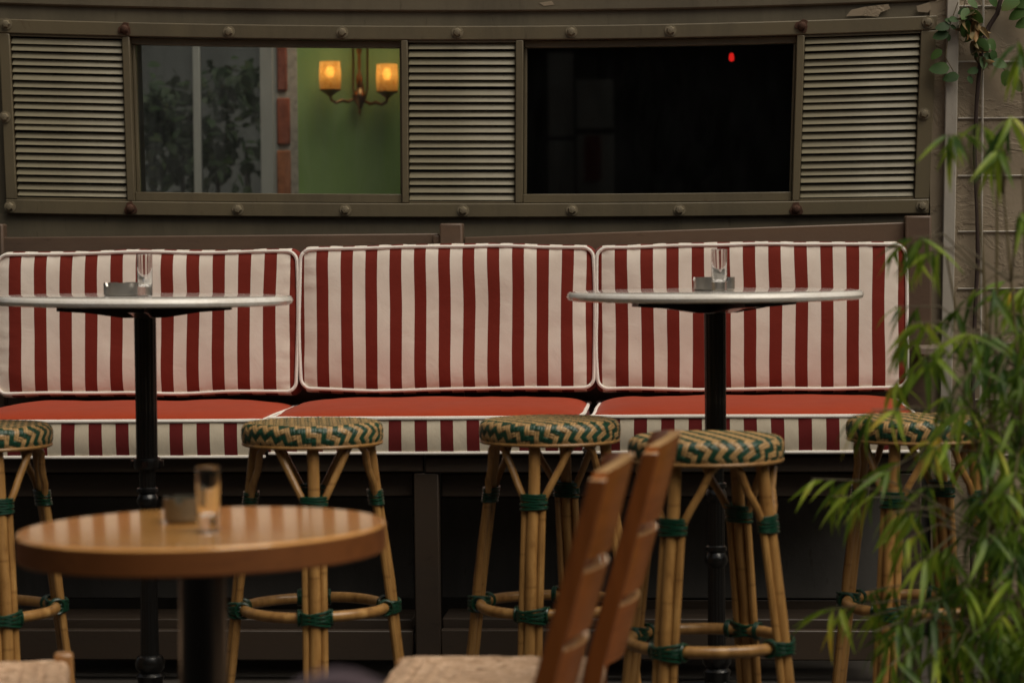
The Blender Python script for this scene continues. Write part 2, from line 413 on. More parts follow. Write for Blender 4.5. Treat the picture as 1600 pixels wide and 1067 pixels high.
def window(U0, U1):
    q = MB()
    strip(q, U0 + .3, U1 - .3, 63.5, 74, -.03, .018, 10)
    strip(q, U0 + .3, U1 - .3, 303.5, 317.5, -.03, .030, 10)
    strip(q, U0 + .3, U0 + 5, 74.3, 303.2, -.03, .012, 4)
    strip(q, U1 - 4, U1 - .3, 74.3, 303.2, -.03, .012, 4)
    s = q.build('window_sash', OLIVE, panel, .002)
    g_ = MB(); strip(g_, U0 + 5, U1 - 4, 74.3, 303.3, -.012, -.008, 10); g_.build('pane', PANE_HAZY if U0 < 500 else PANE, s)
window(206, 627); window(817, 1241.5)
hexp = MB(); hexp.lathe([(.0175, .001), (.0175, .003)], 20); 
hexp.lathe([(.0125, .003), (.0125, .010), (.010, .013), (.004, .0145)], 6)
bm_ = hexp.mesh('bolt'); bm_.materials.append(BOLT)
hr = MB(); hr.lathe([(.019, .001), (.0185, .0035)], 16, mod=lambda t, z: 1 + .18 * math.sin(3 * t + 1) + .1 * math.sin(7 * t)); hr.lathe([(.013, .003), (.0125, .011), (.008, .015), (.003, .016)], 7)
bm_r = hr.mesh('rusty_bolt'); bm_r.materials.append(RUST)
to_n = Matrix.Rotation(R(-90), 4, 'X')        # mesh z -> +y (wall normal in frame coordinates)
for (px, py, rusty) in ((10, 38, 0), (195, 46, 1), (358, 50, 0), (535, 51, 0), (715, 51, 0), (893, 50, 0), (1048, 48, 0), (1253, 41, 1), (1450, 35, 0),
                        (8, 183, 0), (1444, 178, 0), (16, 323, 0), (204, 326, 1), (372, 327, 0), (540, 328, 0), (724, 329, 0), (894, 328, 0), (1062, 328, 0), (1244, 327, 1), (1441, 322, 0)):
    x, z = wl(px, py, PN); o = link('bolt', bm_r if rusty else bm_, None, panel)
    o.matrix_local = Matrix.Translation((x, PN, z)) @ to_n @ Matrix.Rotation(random.uniform(0, 1), 4, 'Z')
    if rusty: o['label'] = 'rusty bolt with a ragged rust stain'

# ------------------------------------------------------------------ banquette benches
SN_F, BK_N = .86, .36        # front plane of the seat, front plane of the back cushions
def board(name, parent, px0, px1, py0, py1, n0, n1, m_, bevel=.004, slope=0):
    q = MB(); xa, za = wl(px0, (py0 + py1) / 2, n1); xb, zb = wl(px1, (py0 + py1) / 2, n1)
    _, zt = wl((px0 + px1) / 2, py0, n1); _, zb2 = wl((px0 + px1) / 2, py1, n1)
    q.box(((xa + xb) / 2, (n0 + n1) / 2, (zt + zb2) / 2), (xb - xa, n1 - n0, zt - zb2))
    if slope:
        for i, v in enumerate(q.v):
            if v[2] > (zt + zb2) / 2: q.v[i] = (v[0], v[1], v[2] + slope * (v[0] - (xa + xb) / 2))
    return q.build(name, m_, parent, bevel)
bl = thing('banquette_bench', 'brown wooden banquette bench, left section ending at the middle post', 'bench', matrix=WM)
br = thing('banquette_bench', 'brown wooden banquette bench, right section running to the corner post', 'bench', matrix=WM)
board('back_board', bl, -60, 686, 368, 470, .16, .19, BROWN)
board('back_board', bl, -60, 690, 472, 640, .16, .185, BROWN)
board('back_post', bl, 688, 724, 349, 640, .15, .215, BROWN, .006)
board('trim_block', bl, 676, 687.5, 368, 386, .191, .20, BROWN)
board('edge_post', bl, -12, 7, 350, 640, .15, .2, BROWN, .006)
board('back_board', br, 726, 1414, 359, 470, .16, .19, BROWN, .004, .025)
board('back_board', br, 726, 1414, 472, 640, .16, .185, BROWN)
board('back_post', br, 1415, 1456, 337, 640, .15, .215, BROWN, .006)
board('arm_board', br, 1437, 1478, 543, 555, .16, .4, painted('worn_arm_paint', (.2, .16, .125), .6), .004)
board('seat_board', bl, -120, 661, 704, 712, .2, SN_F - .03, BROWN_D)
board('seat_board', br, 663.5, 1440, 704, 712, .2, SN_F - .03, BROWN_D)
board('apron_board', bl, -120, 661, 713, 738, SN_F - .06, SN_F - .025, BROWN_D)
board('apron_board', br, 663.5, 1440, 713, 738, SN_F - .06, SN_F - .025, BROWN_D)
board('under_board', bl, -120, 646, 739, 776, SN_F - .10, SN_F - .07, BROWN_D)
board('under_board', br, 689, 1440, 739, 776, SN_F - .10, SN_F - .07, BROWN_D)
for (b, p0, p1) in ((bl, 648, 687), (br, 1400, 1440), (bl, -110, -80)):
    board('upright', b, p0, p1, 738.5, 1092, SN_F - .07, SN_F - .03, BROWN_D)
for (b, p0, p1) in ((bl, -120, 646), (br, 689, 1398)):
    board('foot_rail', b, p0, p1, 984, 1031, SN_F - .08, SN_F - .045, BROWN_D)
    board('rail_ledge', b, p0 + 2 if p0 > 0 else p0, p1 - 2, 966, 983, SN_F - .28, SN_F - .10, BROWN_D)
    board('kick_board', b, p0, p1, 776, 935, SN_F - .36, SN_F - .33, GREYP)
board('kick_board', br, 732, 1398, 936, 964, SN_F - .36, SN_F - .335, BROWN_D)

# ------------------------------------------------------------------ cushions
def pillow(hx, hy, T, r, puff, nx, ny, seed, sag=.004, ear=0, crown=.006):
    """a box cushion in its own axes: x across, y up the face, z out of the face; returns MB (0 face, 1 band) and the front and back edge loops"""
    mb = MB()
    def plan(u, v):
        x, y_ = u * hx, v * hy
        cx = max(-(hx - r), min(hx - r, x)); cy = max(-(hy - r), min(hy - r, y_)); dx, dy = x - cx, y_ - cy
        if dx and dy:
            k = max(abs(dx), abs(dy)) / math.hypot(dx, dy); dx *= k; dy *= k
        x, y_ = cx + dx, cy + dy
        wv = noise.noise(Vector((x * 5 + seed, y_ * 5, seed))) * sag
        e = max(abs(u), abs(v))
        bow = 1 + .012 * ((1 - v * v) * (abs(u) ** 4) ) - .0
        if ear:
            c_ = max(0, (abs(u) - .93) / .07) * max(0, (abs(v) - .86) / .14)
            x += ear * c_ * (1 if u > 0 else -1); y_ += ear * .6 * c_ * (1 if v > 0 else -1)
        return x * bow + wv * (abs(u) ** 3), y_ + wv * (abs(v) ** 3) * 1.4 + .004 * (1 - u * u) * v
    def face(sign):
        idx = {}
        vs = []
        for j in range(ny + 1):
            for i in range(nx + 1):
                # cluster samples near the edges
                u = math.sin((i / nx - .5) * PI) ; v = math.sin((j / ny - .5) * PI)
                u = .55 * u + .45 * (2 * i / nx - 1); v = .55 * v + .45 * (2 * j / ny - 1)
                x, y_ = plan(u, v)
                e = (1 - abs(u) ** 10) * (1 - abs(v) ** 6)
                z = T / 2 + puff * e ** .6 * (.85 + .15 * (1 - u * u) * (1 - v * v))
                if sign > 0:
                    z += noise.noise(Vector((x * 6, y_ * 6, seed * 3.1))) * .006 * e + noise.noise(Vector((x * 19, y_ * 15, seed * 1.7))) * .0016 * e
                    edge = max(0, 1 - (1 - abs(u)) * hx / .07)       # puckers running in from the short sides
                    z += edge * noise.noise(Vector((x * 8, y_ * 55, seed))) * .005 * min(1, (1 - abs(u)) * hx / .008)
                    edge = max(0, 1 - (1 - abs(v)) * hy / .05)
                    z += edge * noise.noise(Vector((x * 45, y_ * 8, seed + 5))) * .003 * min(1, (1 - abs(v)) * hy / .008)
                if sign < 0: z = T / 2 - .004
                vs.append((x, y_, z * sign))
        fs = []
        for j in range(ny):
            for i in range(nx):
                a = j * (nx + 1) + i; fs.append((a, a + 1, a + nx + 2, a + nx + 1))
        per = [i for i in range(nx)] + [j * (nx + 1) + nx for j in range(ny)] + [ny * (nx + 1) + i for i in range(nx, 0, -1)] + [j * (nx + 1) for j in range(ny, 0, -1)]
        return vs, fs, [Vector(vs[i]) for i in per]
    v1, f1, p1 = face(1); v2, f2, p2 = face(-1)
    mb.add(v1, f1, 0, True); mb.add(v2, f2, 0, True)
    c = Vector((0, 0, 0)); secs = []
    K = len(p1)
    for t in (0, .12, .35, .65, .88, 1):
        out = crown * math.sin(PI * t)
        secs.append([p1[k].lerp(p2[k], t) + Vector((p1[k].x / hx, p1[k].y / hy, 0)) * (out + .002 * noise.noise(p1[k] * 30 + Vector((seed, t * 3, 0)))) for k in range(K)])
    mb.sweep(secs, 1, True, False)
    return mb, p1, p2
def cord(loop, r, off):
    t = MB(); t.tube([p + off for p in loop], r, 7, closed=True, ref=(0, 0, 1)); return t
MB_DEG = Matrix.Identity(4)
def frame(origin, ex, ey, ez):
    M_ = Matrix.Identity(4)
    for i, v in enumerate((ex, ey, ez)):
        for k in range(3): M_[k][i] = v[k]
    M_.translation = origin; return M_
Zv = Vector((0, 0, 1))
def back_cushion(px0, px1, py0, py1, sc, sp, seed, label, recl=.07):
    mid = ((px0 + px1) / 2, (py0 + py1) / 2)
    x0, _ = wl(px0, mid[1], BK_N); x1, _ = wl(px1, mid[1], BK_N)
    _, zt = wl(mid[0], py0, BK_N); _, zb = wl(mid[0], py1, BK_N)
    hx, hy = (x1 - x0) / 2, (zt - zb) / 2
    T = .11
    mb, lf, lb = pillow(hx - .005, hy - .007, T, .028, .018, 80, 40, seed, crown=.013)
    cx = (x0 + x1) / 2
    ez = (WN + Zv * recl).normalized(); ey = (Zv - ez * Zv.dot(ez)).normalized()
    Mx = frame(W(cx, BK_N - T / 2 - .012, (zt + zb) / 2), WX, ey, ez)
    c0 = wl(sc, mid[1], BK_N)[0] - cx; p = (wl(sc + sp, mid[1], BK_N)[0] - cx) - c0
    S = stripes('red_white_stripe', p, c0)
    o = mb.build('back_cushion', [S, S], matrix=Mx)
    tag(o, label, 'cushion', 'back cushions along the banquette')
    cord([p * 1.006 for p in lf], .0052, Vector((0, 0, .004))).build('piping', PIPING, o)
    cord(lb, .0045, Vector((0, 0, -.001))).build('piping', PIPING, o)
    return o
back_cushion(-6, 463, 395, 618, 23.6, 39.6, 1.3, 'red and white striped back cushion behind the left marble table, cut by the photo edge')
back_cushion(468, 928, 387.5, 612, 504.1, 38.06, 4.7, 'red and white striped back cushion in the middle of the banquette, no table before it')
back_cushion(933, 1417, 383, 612, 971.3, 39.97, 8.2, 'red and white striped back cushion behind the right marble table')
def seat_cushion(px0, px1, py0, py1, sc, sp, seed, label):
    mid = (px0 + px1) / 2
    x0, _ = wl(px0, py0, SN_F); x1, _ = wl(px1, py0, SN_F)
    _, zt = wl(mid, py0, SN_F); _, zb = wl(mid, py1, SN_F)
    D = SN_F - BK_N + .10; T = zt - zb; hx = (x1 - x0) / 2 - .004; hy = D / 2 - .004
    mb, lf, lb = pillow(hx - .008, hy, T, .016, .030, 60, 30, seed, .008, .012)
    cx = (x0 + x1) / 2
    ey = -WN; ez = Zv
    Mx = frame(W(cx, SN_F - D / 2, (zt + zb) / 2), WX, ey, ez)
    c0 = wl(sc, py1, SN_F)[0] - cx; p = (wl(sc + sp, py1, SN_F)[0] - cx) - c0
    S = stripes('boxing_stripe', p, c0, (.16, .013, .012), (.78, .69, .54))
    # pointed corners where the piping is gathered
    o = mb.build('seat_cushion', [SEATRED, S], matrix=Mx)
    tag(o, label, 'cushion', 'seat cushions along the banquette')
    cord(lf, .0056, Vector((0, 0, .001))).build('piping', PIPING, o)
    cord(lb, .0050, Vector((0, 0, -.001))).build('piping', PIPING, o)
    return o
seat_cushion(-70, 414, 659, 716, 106.5, 42.3, 2.2, 'coral red seat cushion with striped side at the left end of the banquette')
seat_cushion(419, 912, 654, 709.5, 616.8, 40.8, 5.9, 'coral red seat cushion with striped side in the middle of the banquette')
seat_cushion(921, 1437, 651, 708, 1215, 43.0, 9.4, 'coral red seat cushion with striped side at the right end by the bamboo')

# ------------------------------------------------------------------ right side: plaster wall, batten, trellis
RW = MB(); xa, _ = wl(1449.5, 300, 0); xb = xa + 2.6
RW.box(((xa + xb) / 2 + .004, -.02, 1.3), (xb - xa, .1, 2.6)); rwall = RW.build('side_wall', PLASTER, matrix=WM)
tag(rwall, 'rough beige plaster wall behind the vine and bamboo', 'wall')
bt = MB(); xt, zt = wl(1490, 0, .06); xm, zm = wl(1480, 540, .06)
bt.sweep([[(xt + dx + (xm - xt) * (zt - zz) / (zt - zm), n, zz) for dx, n in ((-.0175, .031), (-.0175, .058), (.0175, .058), (.0175, .031))] for zz in (zt + .5, zm, .9 * zm, .02)])
tag(bt.build('corner_batten', PALE, matrix=WM, bevel=.003), 'pale grey vertical batten between the window panel and the vine', 'batten')
tre = thing('trellis', 'thin pale wire trellis stretched over the beige plaster wall', 'trellis', matrix=WM)
WIRE = painted('pale_wire', (.5, .46, .4), .5, .3, 30, .2)
for py in (10, 97, 185, 275, 362, 451, 537, 624, 711):
    x0, z0 = wl(1497, py, .034); x1, z1 = wl(1680, py - 3, .034)
    q = MB(); K = 8
    q.tube([(x0 + (x1 - x0) * i / K, .034, z0 + (z1 - z0) * i / K - .002 * math.sin(PI * i / K)) for i in range(K + 1)], .0026, 5); q.build('wire', WIRE, tre)
for px in (1536,):
    x0, z0 = wl(px, -40, .028); x1, z1 = wl(px - 6, 760, .028)
    q = MB(); q.tube([(x0, .041, z0), (x1, .041, z1)], .0032, 5); q.build('wire', WIRE, tre)

# ------------------------------------------------------------------ room behind the panel
YB = 10.4
ROOM = mat('dark_room_paint', (.02, .018, .016), .8)
def gp():
    M = mat('green_wall_paint', (.17, .26, .085), .6); v = coords(M, 'Object')
    setc(M, ramp(M, noisy(M, v, 3, 5, .6), [(.3, (.22, .34, .11)), (.7, (.28, .41, .14))])); bump(M, noisy(M, v, 60, 4), .2, .002); return M
GREENW = gp()
def px_box(mb, px0, px1, py0, py1, Y0, Y1):      # a box whose front at depth Y0 fills a pixel rectangle
    a = at(px0, py1, Y0); b = at(px1, py0, Y0)
    mb.box(((a.x + b.x) / 2, (Y0 + Y1) / 2, (a.z + b.z) / 2), (b.x - a.x, Y1 - Y0, b.z - a.z))
gw = MB(); px_box(gw, 462, 730, -160, 480, YB, YB + .12)
tag(gw.build('green_wall', GREENW), 'green painted wall inside, carrying the two-armed sconce', 'wall')
rs = MB()
rs.box((-3.2, 9.0, 1.3), (.1, 2.8, 2.6)); rs.box((3.2, 9.0, 1.3), (.1, 2.8, 2.6))
rs.box((1.55, 9.0, 2.65), (3.4, 3.0, .1)); rs.box((1.65, 9.1, .25), (3.1, 2.6, .1))
a = at(735, 100, YB); rs.box((a.x + .05, 9.05, 1.3), (.08, 2.68, 2.4))
rs.box(((a.x + 3.2) / 2 + .05, YB + .06, 1.3), (3.2 - a.x - .1, .1, 2.6))
b = at(200, 100, YB); rs.box(((b.x - 3.2) / 2, YB + .06, 1.3), (b.x + 3.2 - .02, .1, 2.6))
fl_ = MB(); fl_.box((-1.55, 9.05, .25), (3.1, 2.5, .1)); tag(fl_.build('bounce_floor', painted('pale_floor', (.5, .45, .36), .5, .2, 3, .1)), 'unseen pale floor added to bounce light onto the green wall', 'floor', None, 'structure')  # unseen, made pale to bounce light up the green wall
rs_o = rs.build('room_shell', ROOM); tag(rs_o, 'dark interior walls and ceiling seen behind the windows', 'room', None, 'structure')
# back window of the room, with its jamb, mullion and the yard beyond
JAMB = painted('grey_jamb_paint', (.34, .34, .31), .5, .25, 5, .2)
bw = thing('rear_window', 'grey framed rear window seen through the left pane, foliage beyond', 'window', (0, 0, 0))
q = MB(); px_box(q, 410, 423, -160, 480, YB - .03, YB + .1); px_box(q, 424, 431, -160, 480, YB - .01, YB + .1); q.build('jamb', JAMB, bw, .004)
q = MB(); px_box(q, 305.5, 308.5, -160, 480, YB, YB + .05); q.build('mullion', JAMB, bw, .004)
q = MB(); px_box(q, 206, 302, -160, 480, YB + .02, YB + .026); px_box(q, 311, 409, -160, 480, YB + .02, YB + .026); q.build('pane', thin_glass('rear_glass', (.8, .82, .82), .08), bw)
# brick pier
bp = thing('brick_pier', 'narrow painted brick pier between rear window and green wall', 'wall', (0, 0, 0))
MORT = painted('pale_mortar', (.42, .38, .31), .9, .4, 30, .8, (1, 1, 1))
q = MB(); px_box(q, 432, 461, -160, 480, YB - .005, YB + .12); q.build('mortar', MORT, bp)
BRICKS = [painted('brick_%d' % i, c, .85, .4, 30, .6, (1, 1, 1)) for i, c in enumerate(((.30, .085, .045), (.36, .13, .055), (.26, .08, .05)))]
yy = -100
for i in range(7):
    q = MB(); px_box(q, 432.5 + random.uniform(0, 1), 450 + random.uniform(-5, 4), yy + random.uniform(-2, 2), yy + 74, YB - .02, YB + .05)
    bo = q.build('brick', BRICKS[i % 3], bp, .006, 2)
    yy += 84
# yard behind
q = MB(); q.box((-1.5, 13.2, 1.6), (7, .2, 3.2)); tag(q.build('rear_yard_wall', painted('rear_plaster', (.21, .205, .195), .8, .6, 2, .3)), 'pale grey yard wall far behind the rear window', 'wall')
def leaf_mesh(name, L_, Wd, fold=.25, droop=.25, n=5, round_=False):
    vs = []; fs = []
    for i in range(n + 1):
        t = i / n
        wdt = Wd * (math.sin(PI * min(1, t ** (.8 if not round_ else .75))) ** (.8 if not round_ else .55)) * (1 if round_ else (1.15 - .5 * t))
        z = -droop * L_ * t * t
        vs += [(-wdt / 2, L_ * t, z + fold * wdt / 2), (0, L_ * t, z), (wdt / 2, L_ * t, z + fold * wdt / 2)]
        if i: 
            b = 3 * i; fs += [(b - 3, b - 2, b + 1, b), (b - 2, b - 1, b + 2, b + 1)]
    me = bpy.data.meshes.new(name); me.from_pydata(vs, [], fs); me.polygons.foreach_set('use_smooth', [True] * len(fs)); return me
def foliage(name, pts, me_src, size, m_, parent=None):
    n0 = len(me_src.vertices); base = np.empty(n0 * 3); me_src.vertices.foreach_get('co', base); base = base.reshape(-1, 3)
    faces = [tuple(p.vertices) for p in me_src.polygons]; V = []; Fs = []
    for i, (p, rot) in enumerate(pts):
        mm = np.array(rot.to_matrix()); V.append(base * size * random.uniform(.7, 1.2) @ mm.T + np.array(p)); Fs += [tuple(k + i * n0 for k in f) for f in faces]
    me = bpy.data.meshes.new(name); me.from_pydata(np.concatenate(V).tolist(), [], Fs); me.polygons.foreach_set('use_smooth', [True] * len(Fs))
    me.materials.append(m_); return link(name, me, None, parent)
from mathutils import Euler, Quaternion
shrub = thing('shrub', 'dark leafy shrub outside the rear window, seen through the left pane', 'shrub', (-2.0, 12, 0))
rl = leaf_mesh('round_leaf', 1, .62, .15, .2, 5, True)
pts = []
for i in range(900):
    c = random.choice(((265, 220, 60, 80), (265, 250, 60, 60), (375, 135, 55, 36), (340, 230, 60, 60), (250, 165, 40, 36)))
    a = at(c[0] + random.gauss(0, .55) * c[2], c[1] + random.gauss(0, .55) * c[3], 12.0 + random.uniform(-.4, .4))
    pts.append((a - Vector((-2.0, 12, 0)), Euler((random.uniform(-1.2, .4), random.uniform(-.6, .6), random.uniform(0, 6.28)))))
fo = foliage('crown', pts, rl, .075, leafmat('dark_shrub_leaf', (.010, .025, .008), (.018, .042, .010), (.04, .07, .015), .6, .2), shrub); fo['kind'] = 'stuff'  # darker leaf tones than the vine
q = MB()
for px in (240, 285, 340, 385):
    a = at(px, 230, 12.05) - Vector((-2.0, 12, 0)); q.tube([(a.x * .6 - .2, .05, 0), (a.x, .03, a.z * .6), tuple(a)], [.025, .018, .008], 6)
q.build('stem', BARK, shrub)

# sconce on the green wall
sc = thing('wall_sconce', 'antique brass sconce with two glowing amber shades on green wall', 'wall lamp', at(563, 160, YB))
oS = at(563, 160, YB)
def sp(px, py, off): return at(px, py, YB - off) - oS
q = MB()
cz = lambda py: sp(563, py, .05).z
q.lathe([(.004, cz(45)), (.007, cz(70)), (.013, cz(80)), (.006, cz(88)), (.008, cz(100)), (.005, cz(112)), (.013, cz(120)), (.015, cz(126)), (.010, cz(135)), (.009, cz(138)), (.026, cz(145)), (.031, cz(151)), (.024, cz(159)), (.008, cz(166)), (.004, cz(172)), (.007, cz(176)), (.001, cz(180))], 16, (0, -.05, 0))
q.build('stem', BRASS, sc)
q = MB()
for sgn in (-1, 1):
    q.tube([sp(563 + sgn * 12, 40, .03), sp(563 + sgn * 11, 90, .03), sp(563 + sgn * 11, 140, .03), sp(563 + sgn * 6, 160, .04)], .005, 6)
q.build('lyre_frame', BRASS, sc)
q = MB(); q.lathe([(.012, -.05), (.02, 0), (.012, .05)], 16); bpq = q.build('wall_plate', BRASS, sc); bpq.location = (0, .0, .03); bpq.scale = (1, .25, 1)
def amber():
    M = bpy.data.materials.new('amber_glass'); M.use_nodes = True; t = M.node_tree; t.nodes.clear()
    out = N(M, 'ShaderNodeOutputMaterial'); tl = N(M, 'ShaderNodeBsdfTranslucent'); df = N(M, 'ShaderNodeBsdfGlossy', Roughness=.3); tp = N(M, 'ShaderNodeBsdfTransparent')
    n_ = noisy(M, coords(M), 120, 3); c = ramp(M, n_, [(.35, (.80, .40, .11)), (.65, (1, .72, .34))]); L(M, c, tl.inputs[0]); tp.inputs[0].default_value = (1, .6, .22, 1)
    m1 = N(M, 'ShaderNodeMixShader'); m1.inputs[0].default_value = .2; m2 = N(M, 'ShaderNodeMixShader'); m2.inputs[0].default_value = .06
    L(M, tl.outputs[0], m1.inputs[1]); L(M, tp.outputs[0], m1.inputs[2]); L(M, m1.outputs[0], m2.inputs[1]); L(M, df.outputs[0], m2.inputs[2]); L(M, m2.outputs[0], out.inputs[0]); return M
AMBER = amber()
BULB = mat('lit_bulb', (1, .6, .2), .5, Emission_Strength=8.0); bsdf(BULB).inputs['Emission Color'].default_value = (1, .60, .22, 1)
for (px, yt, yb) in ((516, 97, 140), (605, 101, 143)):
    top, bot = sp(px, yt, .12), sp(px, yb, .12); h = top.z - bot.z; cx = bot.x
    q = MB(); q.lathe([(.042, 0), (.045, .02), (.046, h * .5), (.043, h)], 24, (cx, -.12, bot.z), caps=False); sh = q.build('lamp_shade', AMBER, sc)
    q = MB(); q.lathe([(.002, 0), (.012, .004), (.018, .02), (.014, .04), (.002, .05)], 12, (cx, -.12, bot.z + h * .42)); q.build('bulb', BULB, sh)
    q = MB(); q.lathe([(.006, -.03), (.012, -.025), (.03, -.012), (.046, -.004), (.046, -.001)], 20, (cx, -.12, bot.z)); q.build('cup', BRASS, sc)
    s_ = 1 if cx > 0 else -1
    q = MB(); q.tube([(cx, -.12, bot.z - .028), (cx * .96, -.12, bot.z - .045), (cx * .8, -.115, bot.z - .055), (cx * .6, -.1, bot.z - .045), (cx * .4, -.08, bot.z - .05), (cx * .15, -.055, bot.z - .035)], [.006, .006, .007, .008, .007, .006], 8); q.build('arm', BRASS, sc)
    pl = bpy.data.lights.new('sconce_light', 'POINT'); pl.energy = .14; pl.color = (1, .62, .28); pl.shadow_soft_size = .03
    plo = bpy.data.objects.new('sconce_light', pl); COL.objects.link(plo); plo.parent = sc; plo.location = (cx, -.12, bot.z + h + .03)

# dark bar room behind the right window
rl_ = thing('pendant_lamp', 'small glowing red lamp high up in the dark right window', 'lamp', at(1143, 90, 9.4))
RED = mat('red_glow', (.6, .02, .02), .5, Emission_Strength=.9); bsdf(RED).inputs['Emission Color'].default_value = (1, .02, .015, 1)
q = MB(); q.lathe([(.004, .016), (.008, .012), (.010, 0), (.009, -.012), (.003, -.016)], 14); q.build('glass_bulb', RED, rl_)
q = MB(); q.tube([(0, 0, .016), (0, 0, .78)], .003, 6); q.build('cable', BLACKM, rl_)

# pale shuttered window on the far yard wall, met by the sight lines that the right pane mirrors
def mirrored(px, py, Y):
    d = ray(px, py); o = W(*[wl(px, py, -.01)[0], -.01, wl(px, py, -.01)[1]]); r_ = d - WN * 2 * d.dot(WN)
    return o + r_ * ((Y - o.y) / r_.y)
ym0, ym1 = mirrored(858, 320, -3.04), mirrored(962, 82, -3.04)
yw = thing('shutter_window', 'pale shuttered window on the opposite yard wall, mirrored faintly in the right pane', 'window', (min(ym0.x, ym1.x), -3.04, ym0.z))
wd, ht = abs(ym1.x - ym0.x), ym1.z - ym0.z
PALEW = painted('pale_shutter_paint', (.85, .78, .66), .6, .5, 4, .2)
for (a_, b_, c_, d_) in ((0, .38, .45, 1.0), (.42, .97, .5, .82), (0, .38, 0, .42), (.42, .97, .0, .46)):
    q = MB(); q.box(((a_ + b_) / 2 * wd, .02, (c_ + d_) / 2 * ht), ((b_ - a_) * wd, .03, (d_ - c_) * ht)); q.build('shutter_panel', PALEW, yw, .004)
DIMR = painted('dim_red_cloth', (.45, .04, .02), .7, .3, 6, .2)
q = MB(); q.box((.66 * wd, .05, .30 * ht), (.22 * wd, .02, .3 * ht)); q.build('red_panel', DIMR, yw)

# ------------------------------------------------------------------ marble bar tables
def table_parts(t, tilt=(0, 0)):
    R_, zt = .350, 1.055
    q = MB(); prof = [(.02, zt - .021), (R_ - .010, zt - .021), (R_ - .003, zt - .018), (R_, zt - .011), (R_ - .002, zt - .005), (R_ - .006, zt - .001), (R_ - .014, zt), (.02, zt)]
    q.lathe(prof, 96); top = q.build('tabletop', MARBLE, t); top.rotation_euler = (tilt[0], tilt[1], 0)
    for k in range(4):
        a = k * PI / 2 + .05; ca, sa = math.cos(a), math.sin(a); q = MB()
        secs = [[(r * ca - w_ * sa, r * sa + w_ * ca, z) for w_, z in ((-.02, z1), (.02, z1), (.02, z0), (-.02, z0))] for r, z1, z0 in ((.0, zt - .0235, zt - .052), (.05, zt - .0235, zt - .052), (.13, zt - .0235, zt - .040), (.205, zt - .0235, zt - .035))]
        q.sweep(secs); q.build('bracket_arm', BLACKM, t, .001)
    fl = lambda th, z: 1 - .07 * max(0, math.cos(14 * th)) ** 2
    q = MB(); q.lathe([(.026, zt - .053), (.0255, .80), (.0255, .672)], 84, mod=fl); q.build('sleeve', BLACKM, t)
    q = MB()
    q.lathe([(.02, .672), (.031, .671), (.033, .662), (.033, .652), (.030, .645), (.02, .644)], 32); 
    for th in (0, PI / 2, PI, 1.5 * PI): q.box((.033 * math.cos(th), .033 * math.sin(th), .658), (.012, .012, .014), Matrix.Rotation(th, 3, 'Z'))
    q.build('collar', BLACKM, t)
    q = MB(); q.lathe([(.0195, .645), (.0195, .60)], 70, mod=fl)
    q.lathe([(.0185, .602), (.025, .598), (.026, .591), (.020, .585), (.024, .578), (.027, .569), (.024, .560), (.019, .555)], 32)
    q.lathe([(.0195, .556), (.020, .45)], 70, mod=fl)
    q.lathe([(.0195, .452), (.025, .448), (.026, .44), (.021, .434), (.026, .425), (.028, .414), (.024, .405), (.020, .40)], 32)
    q.lathe([(.020, .402), (.022, .20)], 70, mod=fl)
    q.lathe([(.021, .202), (.030, .198), (.036, .185), (.034, .17), (.026, .16), (.034, .152), (.030, .14), (.028, .06)], 32)
    q.build('column', BLACKM, t)
    for k in range(4):
        a = k * PI / 2 + .6; ca, sa = math.cos(a), math.sin(a); q = MB()
        q.tube([(.02 * ca, .02 * sa, .11), (.10 * ca, .10 * sa, .10), (.19 * ca, .19 * sa, .05), (.25 * ca, .25 * sa, .018)], [.022, .02, .016, .017], 10); q.build('foot', BLACKM, t)
t1 = thing('marble_bar_table', 'tall bar table with round marble top, left one beside the cut-off stool', 'table', at(228, 457, 5.83) * 1, 0, 'marble bar tables before the banquette')
TB1 = Vector((at(226, 457, 5.83).x, 5.83, 0)); t1.location = TB1
table_parts(t1)
TB2 = Vector((at(1117, 457, 5.83).x, 5.83, 0)); t2 = dup(t1); t2.location = TB2; t2.rotation_euler.z = .3
t2['label'] = 'tall bar table with round marble top, the one behind the two slatted chairs'
for c in kids(t1):
    if c.name.startswith('tabletop'): c.rotation_euler = (0, R(.55), 0); c.location.x = -1.055 * math.sin(R(.55))
for c in kids(t2):
    if c.name.startswith('tabletop'): c.rotation_euler = (0, R(-.1), .8)

# ------------------------------------------------------------------ wooden cafe table
DW = 3.65; TB3 = Vector((at(315, 826, DW).x, DW, 0))
t3 = thing('cafe_table', 'low round wooden table with dark column in the left foreground', 'table', TB3)
RT, ZT = .273, .755
q = MB(); q.lathe([(.01, ZT), (RT - .003, ZT), (RT, ZT - .003), (RT, ZT - .004)], 96); tt = q.build('tabletop', TABLEWOOD, t3); tt.rotation_euler = (0, 0, 0)
q = MB(); q.lathe([(.01, ZT - .0415), (RT - .003, ZT - .041), (RT, ZT - .038), (RT, ZT - .0042)], 96); te = q.build('edge_band', TABLEEDGE, t3)
for o in (tt, te): o.rotation_euler = (0, R(-.9), 0); o.location.x = ZT * math.sin(R(.9))
q = MB(); q.lathe([(.12, ZT - .046), (.12, ZT - .05), (.04, ZT - .055), (.0355, ZT - .07), (.0355, .05), (.04, .03)], 40); q.build('column', BLACKM, t3)
q = MB(); q.lathe([(.20, .001), (.20, .012), (.19, .018), (.05, .03)], 48); q.build('base_plate', BLACKM, t3)

